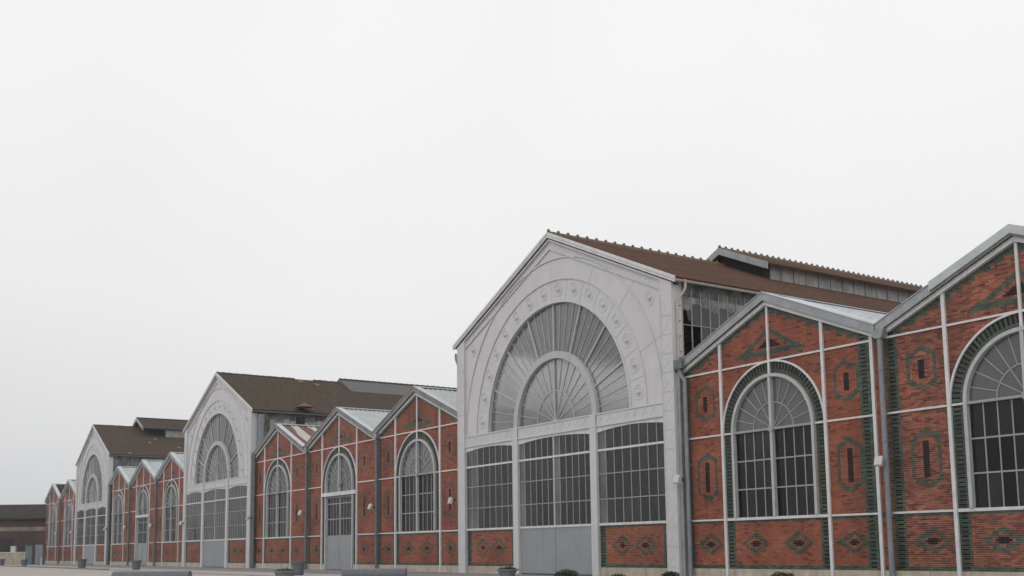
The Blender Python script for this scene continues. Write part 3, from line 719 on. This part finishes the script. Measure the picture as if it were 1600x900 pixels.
def hall_roof(root, tm, lant, ylen=39.5, knobs=True):
    zt = BP+.34; xe = BH+.32; ze = zt-xe*BSL
    for s in (-1, 1):
        uvroof('roof_slope', tm, s*xe, ze, 0, zt, -.44, ylen, root)
        b = MB(); b.prism([(0,zt+.02),(s*xe,ze+.02),(s*xe,ze-.27),(0,zt-.27)], -.52, -.445)
        bb = put('barge_board', b, TRIM if root is HB['C'] else WHITE, root)
        b = MB(); b.prism([(0,zt-.10),(s*xe,ze-.10),(s*xe,ze-.14),(0,zt-.14)], -.545, -.521); put('board_bead', b, WHITE, bb)
        g = MB(); n = 8
        for k in range(n):
            a, c = math.pi+math.pi*k/n, math.pi+math.pi*(k+1)/n
            g.prism([(s*(xe+.02)+.09*math.cos(a),ze-.13+.09*math.sin(a)),(s*(xe+.02)+.09*math.cos(c),ze-.13+.09*math.sin(c)),(s*(xe+.02)+.07*math.cos(c),ze-.13+.07*math.sin(c)),(s*(xe+.02)+.07*math.cos(a),ze-.13+.07*math.sin(a))], -.5, ylen)
        put('gutter', g, BEIGE if root is HB['C'] else PIPE, root)
    (lw, lz, lze, ly, lfront, lm) = lant
    y = -.44
    rm = RTM if root is HB['C'] else RTP
    while y < (lfront-.2):
        if root is HB['C'] or not 7.2 < y < 8.6: link('ridge_tile', rm, root, (0, y, zt+(0 if rm is RTM else random.uniform(-.03, .0))))
        y += .64
    # raised lantern along the ridge
    for s in (-1, 1):
        uvroof('lantern_roof_slope', lm, s*lw, lze, 0, lz, lfront, ylen-1, root, .12)
        zw = zt-(lw-.55)*BSL
        w = MB(); w.box(min(s*(lw-.55), s*(lw-.45)), max(s*(lw-.55), s*(lw-.45)), ly, ylen-1.2, zw-.4, lze+.5*(lz-lze)/lw-.12); put('lantern_wall', w, CLAD, root)
        y = ly+.8; 
        while y < ylen-2:
            q = MB(); q.box(min(s*(lw-.45), s*(lw-.42)), max(s*(lw-.45), s*(lw-.42)), y-.02, y+.02, zw-.1, lze+.2); put('cladding_batten', q, DIRTY_SHADE, root); y += 1.05
        b = MB(); b.prism([(0,lz+.03),(s*lw,lze+.03),(s*lw,lze-.38),(0,lz-.38)], lfront-.08, lfront-.001); put('lantern_fascia', b, SLATE if lm is SLATE else ZINC, root)
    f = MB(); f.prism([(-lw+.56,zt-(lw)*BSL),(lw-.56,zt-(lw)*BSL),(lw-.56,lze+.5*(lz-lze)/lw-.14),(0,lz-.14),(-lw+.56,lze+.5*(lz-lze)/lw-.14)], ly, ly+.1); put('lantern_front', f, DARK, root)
    y = lfront
    while y < ylen-1.4: link('ridge_tile', rm, root, (0, y, lz), ); y += .50 if rm is RTM else .62
hall_roof(HB['C'], TILEC, (3.75, 18.35, 16.66, 12.7, 12.0, TILEC))
hall_roof(HB['G'], TILEG, (2.9, 17.72, 16.17, 12.6, 11.9, SLATE))
hall_roof(HB['K'], TILEG, (3.6, 18.6, 17.0, 8.0, 5.0, TILEG))
# clerestory side walls (only above the pavilion roofs)
def clerestory(root, broken, first=.45, ylen=39.4, dirty=False):
    x = BH-.10
    for s in (-1, 1):
        b = MB(); xa, xb = sorted((s*x, s*(x-.16))); b.box(xa, xb, .1, first, 7.6, 12.95); wl = put('side_wall', b, WHITE if not dirty else DIRTY_SHADE, root)
        b = MB(); b.box(xa, xb, first+.001, ylen, 7.6, 9.35); put('lower_cladding', b, DIRTY_SHADE, root)
        b = MB(); b.box(xa, xb, first+.001, ylen, 12.55, 12.95); put('upper_cladding', b, DIRTY_SHADE, root)  # dirt tone that also paints in the shade under the soffit
        if s < 0 and not dirty:
            yy = first
            while yy < 20: q = MB(); q.box(s*(x-.05)-.004, s*(x-.05)+.004, yy+.02, yy+1.12, 9.36, 12.5); put('far_side_pane', q, GLASSC, root); yy += 1.14
        if s < 0 or dirty:
            c = MB(); c.box(min(s*(x-.05), s*(x-.1)), max(s*(x-.05), s*(x-.1)), first if dirty else 20.3, ylen, 9.35, 12.55); put('side_cladding', c, DIRTY_SHADE, root)
        if s < 0: continue
        y = first; k = 0; bb = MB()
        while y < 17:
            bb.box(x-.03, x+.02, y-.022, y+.022, 9.35, 12.55)
            if not dirty or k > 2:
                # soiled upper sheet, then the panes; missing panes leave black holes
                q = MB(); q.box(x-.02, x-.01, y+.02, y+.55, 12.2+random.uniform(-.06, .06), 12.56); put('soiled_sheet', q, DIRTY_SHADE, root)
                q = MB(); n_ = 6; lo = [(y+.03+.51*t/n_, (11.6+.4*((k*37) % 10)/10)+random.uniform(-.05, .05)) for t in range(n_+1)]; pl = lo+[(y+.54, 12.22), (y+.03, 12.22)]
                q.add([(x-.008, a, c) for a, c in pl], [tuple(range(len(pl)))]); q.add([(x-.016, a, c) for a, c in pl], [tuple(range(len(pl)))[::-1]]); put('whitewashed_sheet', q, PATCHM, root)
                if k != 0:
                    q = MB(); q.box(x-.03, x-.022, y+.02, y+.55, 10.93, 12.0); put('side_pane', q, GLASSD, root)
                else:
                    n = 5; q = MB(); pts = [(y+.02, 12.0), (y+.02, 11.5-random.random()*.2)]+[(y+.02+.53*(t+1)/6, 11.55-.3*t/6+random.uniform(-.12, .12)-.25*(t > 2)) for t in range(5)]+[(y+.55, 10.95+random.random()*.25), (y+.55, 12.0)]
                    q.add([(x-.026, a, c) for a, c in pts], [tuple(range(len(pts)))]); q.add([(x-.034, a, c) for a, c in pts], [tuple(range(len(pts)))[::-1]]); put('broken_pane', q, GLASSD, root)
                if k not in broken and k != 3: q = MB(); q.box(x-.03, x-.022, y+.02, y+.55, 9.35, 10.9); put('side_pane', q, GLASSD, root)
                elif k == 3:
                    q = MB(); pts = [(y+.55, 9.4), (y+.55, 10.9), (y+.02, 10.9), (y+.02, 10.5), (y+.12, 10.2), (y+.3, 10.05), (y+.42, 9.7)]
                    q.add([(x-.026, a, c) for a, c in pts], [tuple(range(len(pts)))]); q.add([(x-.034, a, c) for a, c in pts], [tuple(range(len(pts)))[::-1]]); put('broken_pane', q, GLASSD, root)
            y += .57; k += 1
        bb.box(x-.03, x+.015, first, 17, 10.89, 10.92); put('side_glazing_bars', bb, BARS, root)
clerestory(HB['C'], (0, 1), first=.30)
clerestory(HB['G'], (), first=3.0, dirty=True)
clerestory(HB['K'], (), first=3.0, dirty=True)
# interior roof skins so the halls are dark inside
R = HB['C']
# beige rainwater pipe of the near hall: swan neck from the gutter to the column return, then down
b = MB(); b.tube([(BH+.34, .12, 12.85), (BH+.34, .12, 12.5), (BH+.30, .08, 12.35), (BH+.10, -.14, 11.95), (BH+.08, -.17, 11.8), (BH+.08, -.17, 9.15)], .06, 10); put('rainwater_pipe', b, BEIGE, R, True)
for z in (9.6, 10.3, 11.0, 11.7):
    k = MB(); k.box(BH+.0, BH+.12, -.02, 0.0, z-.02, z+.02); put('pipe_bracket', k, PIPE, R)
b = MB(); b.box(BH+.02, BH+.55, -.45, .1, 8.75, 9.15); b.box(BH+.1, BH+.8, -.2, .3, 8.95, 9.3); put('rainwater_hopper', b, PIPED, R)
b = MB(); b.tube([(BH+.25, -.3, 8.8), (BH+.3, -.3, 8.5), (BH+.52, -.26, 8.2), (BH+.52, -.26, ZG)], .10, 12)
for z in (2.0, 4.4, 6.9): b.tube([(BH+.52, -.26, z), (BH+.52, -.26, z+.12)], .12, 12)
put('downpipe', b, PIPE, R, True)
b = MB(); b.box(BH-.04, BH+.22, -.30, .0, ZG, 8.7); put('column_return', b, ZINC, R)
b = MB(); b.tube([(-BH-.28, -.35, 12.45), (-BH-.28, -.35, 12.1), (-BH-.1, -.3, 11.7), (-BH-.1, -.3, 9.4)], .06, 8); put('rainwater_pipe', b, PIPE, R, True)
for k, sx in (('G', .985), ('K', .93)):
    R = HB[k]
    b = MB(); b.box(BH-.02, BH+.26, -.36, .0, ZG, 8.6); put('column_return', b, PIPED, R)
    b = MB(); b.tube([(BH+.45, -.26, 9.0), (BH+.45, -.26, ZG)], .11, 10); put('downpipe', b, PIPED, R, True)
    b = MB(); b.tube([(BH+.30, -.3, 8.8), (BH+.30, -.3, 9.2)], .2, 10); put('hopper', b, PIPED, R)
# fat duct, dark doorway and little cone vent of the middle hall
R = HB['G']
b = MB(); b.tube([(BH+.30, .32, 8.2), (BH+.30, .32, 12.5)], .29, 20)
for z in (9.1, 10.3, 11.5): b.tube([(BH+.30, .32, z), (BH+.30, .32, z+.06)], .31, 20)
put('air_duct', b, PIPE, R, True)
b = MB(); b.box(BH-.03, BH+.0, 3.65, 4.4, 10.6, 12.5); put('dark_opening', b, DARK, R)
for k in range(12):
    if k == 4: continue
    b = MB(); b.box(BH-.045, BH-.02, 1.2+k*.62, 1.72+k*.62, 11.1+random.uniform(-.5, .5)*(1 if k < 4 else .2), 12.3-random.random()*.3); put('cladding_panel', b, CLAD, R)
b = MB(); b.lathe([(.0, 13.36), (.78, 13.38), (.74, 13.44), (.2, 13.66), (.0, 13.86)], 18, BH+.15, 4.3); put('roof_vent', b, RUST, R, label='rusty orange cone vent cap at the eave')
def loose_tiles(R, sp_, zt=BP+.34):
    for x, y in sp_:
        z = zt-x*BSL; b = MB(); b.add([(x-.15,y-.2,z+.15*BSL+.03),(x+.15,y-.2,z-.15*BSL+.03),(x+.15,y+.2,z-.15*BSL+.03),(x-.15,y+.2,z+.15*BSL+.03),(x-.15,y-.2,z+.15*BSL-.02),(x+.15,y-.2,z-.15*BSL-.02),(x+.15,y+.2,z-.15*BSL-.02),(x-.15,y+.2,z+.15*BSL-.02)],
            [(0,1,2,3),(7,6,5,4),(0,4,5,1),(1,5,6,2),(2,6,7,3),(3,7,4,0)]); put('orange_tile', b, ORANGE, R, label='bright orange replacement tile')
loose_tiles(HB['G'], [(.65, 7.57), (1.26, 9.02)])
loose_tiles(HB['K'], [(5.47, 5.4), (4.03, 6.46), (9.2, 2.1), (6.6, 8.8)])

# ------------------------------------------------------------------ wall lamps on the pipes and columns
def lamp_proto():
    r = thing('wall_lamp', (0, 0, 0), '', 'lamp', 'pale floodlights along the facade')
    b = MB(); b.xprism([(-.36,.26),(-.43,.24),(-.60,-.20),(-.53,-.27),(-.40,-.24),(-.27,.10)], -.20, .20); put('lamp_head', b, LAMPM, r)
    b = MB(); b.xprism([(-.442,.22),(-.452,.215),(-.612,-.185),(-.602,-.19)], -.17, .17); put('lamp_glass', b, LAMPM, r)
    b = MB(); b.tube([(0, -.02, .0), (0, -.34, -.06)], .05, 8); b.box(-.07, .07, -.04, .02, -.12, .10); b.tube([(-.1, -.33, -.07), (.1, -.33, -.07)], .09, 10); put('lamp_bracket', b, LAMPD, r, True)
    return r
LP = [(11.02, -.33, 3.88, 'floodlight on the pipe between the two rightmost brick pavilions'),
      (.62, -.36, 3.86, 'floodlight on the right-hand corner of the nearest white hall'),
      (-18.75, -.40, 3.80, 'floodlight where the left corner of the nearest white hall meets the brick'),
      (-29.35, -.34, 3.80, 'floodlight on the pipe right of the pavilion with the near grey doors'),
      (-41.15, -.34, 3.80, 'floodlight on the pipe left of the pavilion with the near grey doors'),
      (-52.0, -.42, 3.78, 'floodlight on the right-hand corner of the middle white hall'),
      (-70.4, -.42, 3.80, 'floodlight at the left corner of the middle white hall'),
      (-81.3, -.34, 3.85, 'floodlight on the pipe right of the far grey-door pavilion'),
      (-91.7, -.34, 3.88, 'floodlight on the pipe left of the far grey-door pavilion'),
      (-100.4, -.42, 3.9, 'floodlight at the right corner of the farthest white hall'),
      (-119.2, -.30, 3.9, 'floodlight at the left corner of the farthest white hall'),
      (-129.0, -.34, 3.9, 'floodlight on the pipe between the two most distant pavilions')]
L0 = lamp_proto(); L0.location = LP[0][:3]; L0['label'] = LP[0][3]; L0.rotation_euler = (0, 0, .25); L0.scale = (.72, .72, .72)
for x, y, z, lb in LP[1:]:
    q = copy_tree(L0, (x, y, z), .85, lb); q.scale = (.76, .76, .76); q.rotation_euler = (random.uniform(-.1, .1), 0, random.uniform(-.2, .35))

# ------------------------------------------------------------------ ground
def sheet(name, x0, x1, y0, y1, z, mt, **p):
    b = MB(); b.add([(x0,y0,z),(x1,y0,z),(x1,y1,z),(x0,y1,z)], [(0,1,2,3)]); return put(name, b, mt, None, kind='structure', **p)
sheet('ground', -1500, 1500, -1500, 1500, ZG-.008, GROUND)
sheet('footpath', -220, 60, -6.2, 34.5, ZG-.004, PATH)
b = MB(); b.box(-160, -58, -10.6, -10.3, ZG-.1, ZG+.10); b.box(-58, 20, -10.6, -10.3, ZG-.1, ZG+.02); put('kerb', b, KERBM, None, kind='structure')

# ------------------------------------------------------------------ planters, shrubs, benches
def leaves(n, f, seed, size=.06):
    rd = random.Random(seed); b = MB()
    for _ in range(n):
        p, t = f(rd); a = rd.uniform(0, 6.28); tl = rd.uniform(-1.1, 1.1); s = size*rd.uniform(.6, 1.4)
        u = Vector((math.cos(a), math.sin(a), rd.uniform(-.4, .4))).normalized(); v = u.cross(Vector((math.sin(tl), .3, math.cos(tl)))).normalized()
        P = Vector(p); b.add([tuple(P-u*s), tuple(P+v*s*.45), tuple(P+u*s), tuple(P-v*s*.45)], [(0, 1, 2, 3)], t)
    return b
def ball(rx, rz, cz):
    def f(rd):
        while True:
            x, y, z = rd.uniform(-1, 1), rd.uniform(-1, 1), rd.uniform(-1, 1); d = x*x+y*y+z*z
            lump = 1+.16*math.sin(5*x+2*z)*math.cos(4*y+z)
            if .25 < d < lump: return (x*rx, y*rx, cz+z*rz), min(1, max(0, rd.gauss(.45, .25)))
    return f
def tall_pot(loc, label, s=1.0):
    r = thing('tall_planter', loc, label, 'planter', 'tapered grey planters along the facade')
    b = MB(); b.lathe([(.26*s, 0), (.30*s, .02), (.37*s, .62*s), (.42*s, .63*s), (.43*s, .76*s), (.37*s, .76*s), (.36*s, .66*s), (0, .66*s)], 24); put('pot_body', b, POTM, r, True)
    b = MB(); b.lathe([(.36*s, .665*s), (.2*s, .69*s), (0, .70*s)], 16); put('soil', b, SOIL, r, kind='stuff')
    return r
tall_pot((-56.93, -8.4, ZG), 'tapered grey planter standing before the doors of the far grey-door pavilion')
tall_pot((-76.56, -8.4, ZG), 'tapered grey planter standing before the farthest white hall', 1.12)
tall_pot((-106.83, -8.4, ZG), 'small distant grey planter left of the last pavilion, near the green cabinets', 1.0)
tall_pot((-123.1, -8.4, ZG), 'most distant grey planter, cut by the left edge of the photo', 1.05)
tall_pot((-22.84, -8.4, ZG), 'tall grey planter behind the planted bowl, left of the near grey doors', 1.02)
def bowl(loc, label, plab, seed, s=1.0):
    r = thing('planter_bowl', loc, label, 'planter', 'wide grey planter bowls')
    b = MB(); b.lathe([(.34*s, 0), (.38*s, .02), (.50*s, .34*s), (.62*s, .36*s), (.63*s, .42*s), (.55*s, .42*s), (.5*s, .36*s), (0, .36*s)], 28); put('bowl', b, POTL, r, True)
    b = MB(); b.lathe([(.50*s, .365*s), (.3*s, .39*s), (0, .40*s)], 18); put('soil', b, SOIL, r, kind='stuff')
    p = thing('potted_plant', (loc[0], loc[1], loc[2]+.38*s), plab, 'plant')
    lv = leaves(420, lambda rd: ((lambda a, q: (q*math.cos(a)*.52*s, q*math.sin(a)*.52*s, rd.uniform(.0, .17)*(1.2-q)+.02))(rd.uniform(0, 6.28), math.sqrt(rd.random())), rd.random()), seed, .045)
    put('leaves', lv, LEAF, p, kind='stuff')
    b = MB()
    for k in range(9):
        a = k*.7; b.tube([(0, 0, 0), (.3*s*math.cos(a), .3*s*math.sin(a), .12)], .008, 4)
    put('stems', b, SOIL, p)
bowl((-14.8, -12.45, -.42), 'wide grey planter bowl at the bottom, between the two dark benches', 'low leafy plant in the bowl between the two dark benches', 3, 1.0)
bowl((-8.25, -3.76, -.42), 'wide grey planter bowl in front of the left brick panel of the nearest hall', 'low leafy plant in the bowl before the nearest white hall', 5, .9)
def bench(cx, cy, cz, L, label):
    r = thing('cylindrical_bench', (cx, cy, 0), label, 'bench', 'dark cylindrical benches', rz=math.atan2(r2.y, r2.x))
    b = MB(); n = 28; R_ = .30; prof = [(-L/2,R_-.03),(-L/2+.02,R_),(L/2-.02,R_),(L/2,R_-.03)]; vs = []; fs = []
    for x, q in prof: vs += [(x, q*math.cos(2*math.pi*k/n), cz+q*math.sin(2*math.pi*k/n)) for k in range(n)]
    for i in range(3):
        for k in range(n): fs.append((i*n+k, (i+1)*n+k, (i+1)*n+(k+1) % n, i*n+(k+1) % n))
    b.add(vs, fs+[tuple(range(n)), tuple(range(4*n-1, 3*n-1, -1))]); put('cylinder_body', b, BENCHM, r, True)
    for x in (-L*.32, L*.32):
        q = MB(); q.box(x-.12, x+.12, -.2, .2, ZG, cz-.2); put('support', q, KERBM, r)
bench(-12.3, -19.55, -.13, 3.35, 'dark grey cylindrical bench at the bottom left corner')
bench(-6.4, -11.8, -.13, 2.75, 'dark grey cylindrical bench at the bottom, left of the nearest white hall')
def bush(x, y, top, w, label, seed):
    r = thing('clipped_bush', (x, y, ZG), label, 'bush', 'dark low bushes along the bottom edge')
    h = top-ZG; b = MB(); b.tube([(0, 0, 0), (.02, .01, h*.5)], .035, 6)
    for k in range(8):
        a = k*.8; b.tube([(.02, .01, h*.4), (w*.25*math.cos(a), w*.25*math.sin(a), h*.75)], .012, 4)
    put('trunk', b, SOIL, r)
    put('crown', leaves(2600, ball(w/2, h*.5, h*.5), seed, .035), LEAF, r, kind='stuff')
bush(1.39, -7.37, .12, 1.0, 'round dark bush in front of the grey door of the nearest white hall', 11)
bush(8.9, -10.9, .11, .75, 'low dark bush before the right brick panel of the nearest white hall', 12)
bush(7.83, -7.73, .12, .72, 'dark bush at the foot of the right column of the nearest white hall', 13)
bush(11.9, -6.71, .12, .86, 'dark bush below the arched window of the pavilion right of the nearest hall', 14)
bush(16.25, -6.99, .03, .8, 'low bush at the foot of the pipe between the rightmost pavilions', 15)

# ------------------------------------------------------------------ far left: warehouse, wall, cabinets
yaw = math.atan2(r2.y, r2.x)
WH = thing('brick_warehouse', (-150.2, -6.0, ZG), 'long low dark brick warehouse with dark tiled roof at the far left', 'warehouse', rz=yaw)
FB = mat('dark_old_brick', (.095, .052, .042), .9, .25, .35, col2=(.035, .026, .024), bump=.2)
BANDM = mat('mossy_concrete_band', (.26, .24, .20), .9, .3, .6)
b = MB(); b.box(-30, 15, 0, 12, 0, 6.6)
put('wall', b, FB, WH)
b = MB(); b.add([(-30.4,-.5,7.0),(15.4,-.5,7.0),(15.4,5.5,9.35),(-30.4,5.5,9.35),(-30.4,12.5,7.0),(15.4,12.5,7.0),(-30.4,-.5,6.85),(15.4,-.5,6.85),(-30.4,12.5,6.85),(15.4,12.5,6.85)],
      [(0,1,2,3),(3,2,5,4),(6,7,1,0),(7,9,5,2,1),(4,5,9,8),(0,3,4,8,6),(8,9,7,6)]); put('roof', b, CORRD, WH)
b = MB(); b.box(-30, 14.9, -.06, -.001, 5.0, 5.6); put('concrete_band', b, BANDM, WH)
b = MB(); b.box(-30, 14.9, -.62, -.52, 6.75, 6.98); put('gutter', b, CORRD, WH)
b = MB(); b.box(-12, -6.5, -.08, -.001, 5.9, 6.3); b.box(-5.2, -1.4, -.08, -.001, 5.95, 6.35); put('white_strip', b, TRIM, WH)
b = MB(); b.box(-1.6, .4, -.30, -.02, 5.0, 5.6); put('vent_box', b, PIPED, WH)
for x0, x1 in ((-9.5, -7.6), (-5.0, -2.8), (1.4, 3.6)):
    b = MB(); b.box(x0, x1, -.08, -.005, 1.0, 3.9); put('window', b, CORRD, WH)
LW = thing('low_wall', (-150.0, -11.0, ZG), 'low pale wall in front of the brick warehouse at the far left', 'wall', rz=yaw)
b = MB(); b.box(-20, 11.6, -.15, .15, 0, 1.65); put('wall_face', b, PLINTH, LW)
b = MB(); b.box(-20, 11.65, -.2, .2, 1.654, 1.76); put('coping', b, TRIM, LW)
def cabinet(px, D, w, h, d, label, mt, cat='cabinet', nm='utility_cabinet', doors=2):
    base = camo.location+ (Vector(fw)*1700.05+r2*(px-800)-u2*(875-645))*(D/1700.05)
    r = thing(nm, (base.x, base.y, ZG), label, cat, rz=yaw)
    b = MB(); b.box(-w/2, w/2, 0, d, .08, h); b.box(-w/2-.03, w/2+.03, -.04, d+.03, h+.001, h+.07); b.box(-w/2+.04, w/2-.04, .04, d-.04, 0, .079); put('housing', b, mt, r)
    for k in range(doors):
        q = MB(); x0 = -w/2+.04+(w-.08)*k/doors; x1 = -w/2+.04+(w-.08)*(k+1)/doors-.02; q.box(x0, x1, -.03, -.001, .14, h-.06); dd = put('cabinet_door', q, mt, r)
        q = MB(); q.box(x1-.12, x1-.07, -.05, -.031, h*.45, h*.6); put('handle', q, PIPE, dd)
    return r
cabinet(44.5, 150, .95, 2.5, .8, 'tall blue-green cabinet standing left of its pair at the far left', CAB, doors=1)
cabinet(60.5, 148, 1.05, 2.6, .8, 'grey-green cabinet right of its pair, touching the last pavilion', PIPE, doors=2)
cabinet(19.5, 166.6, .75, 2.6, .6, 'white box cabinet behind the low wall at the far left', TRIM, doors=1)
bl = thing('bollard', (-106.2, -6.6, ZG), 'slim pale bollard standing before the green cabinets', 'bollard')
b = MB(); b.lathe([(.07, 0), (.06, 1.0), (.07, 1.02), (.03, 1.08), (0, 1.09)], 12); put('bollard_post', b, TRIM, bl, True)
hd = thing('low_hedge', (-135.5, -10.0, ZG), 'patch of rough green shrubs before the low wall at the far left', 'hedge', rz=yaw)
put('foliage', leaves(1500, lambda rd: ((rd.uniform(-2.2, 2.2), rd.uniform(-.3, .3), rd.uniform(0, .45)+.1*math.sin(rd.random()*9)), rd.uniform(.3, 1)), 21, .10), LEAF, hd, kind='stuff')

# ------------------------------------------------------------------ air
HAZE = 0.0004
if HAZE:
    hb = MB(); hb.box(-420, 120, -140, 330, ZG-1.2, 30); 
    hm = bpy.data.materials.new('air'); hm.use_nodes = True; t = hm.node_tree; t.nodes.clear(); o = N(t, 'ShaderNodeOutputMaterial'); v = N(t, 'ShaderNodeVolumePrincipled')
    v.inputs['Density'].default_value = HAZE; v.inputs['Color'].default_value = (.93, .94, .96, 1); v.inputs['Anisotropy'].default_value = .2
    t.links.new(v.outputs[0], o.inputs['Volume'])
    put('haze', hb, hm, None, kind='stuff')
    SC.cycles.volume_bounces = 0
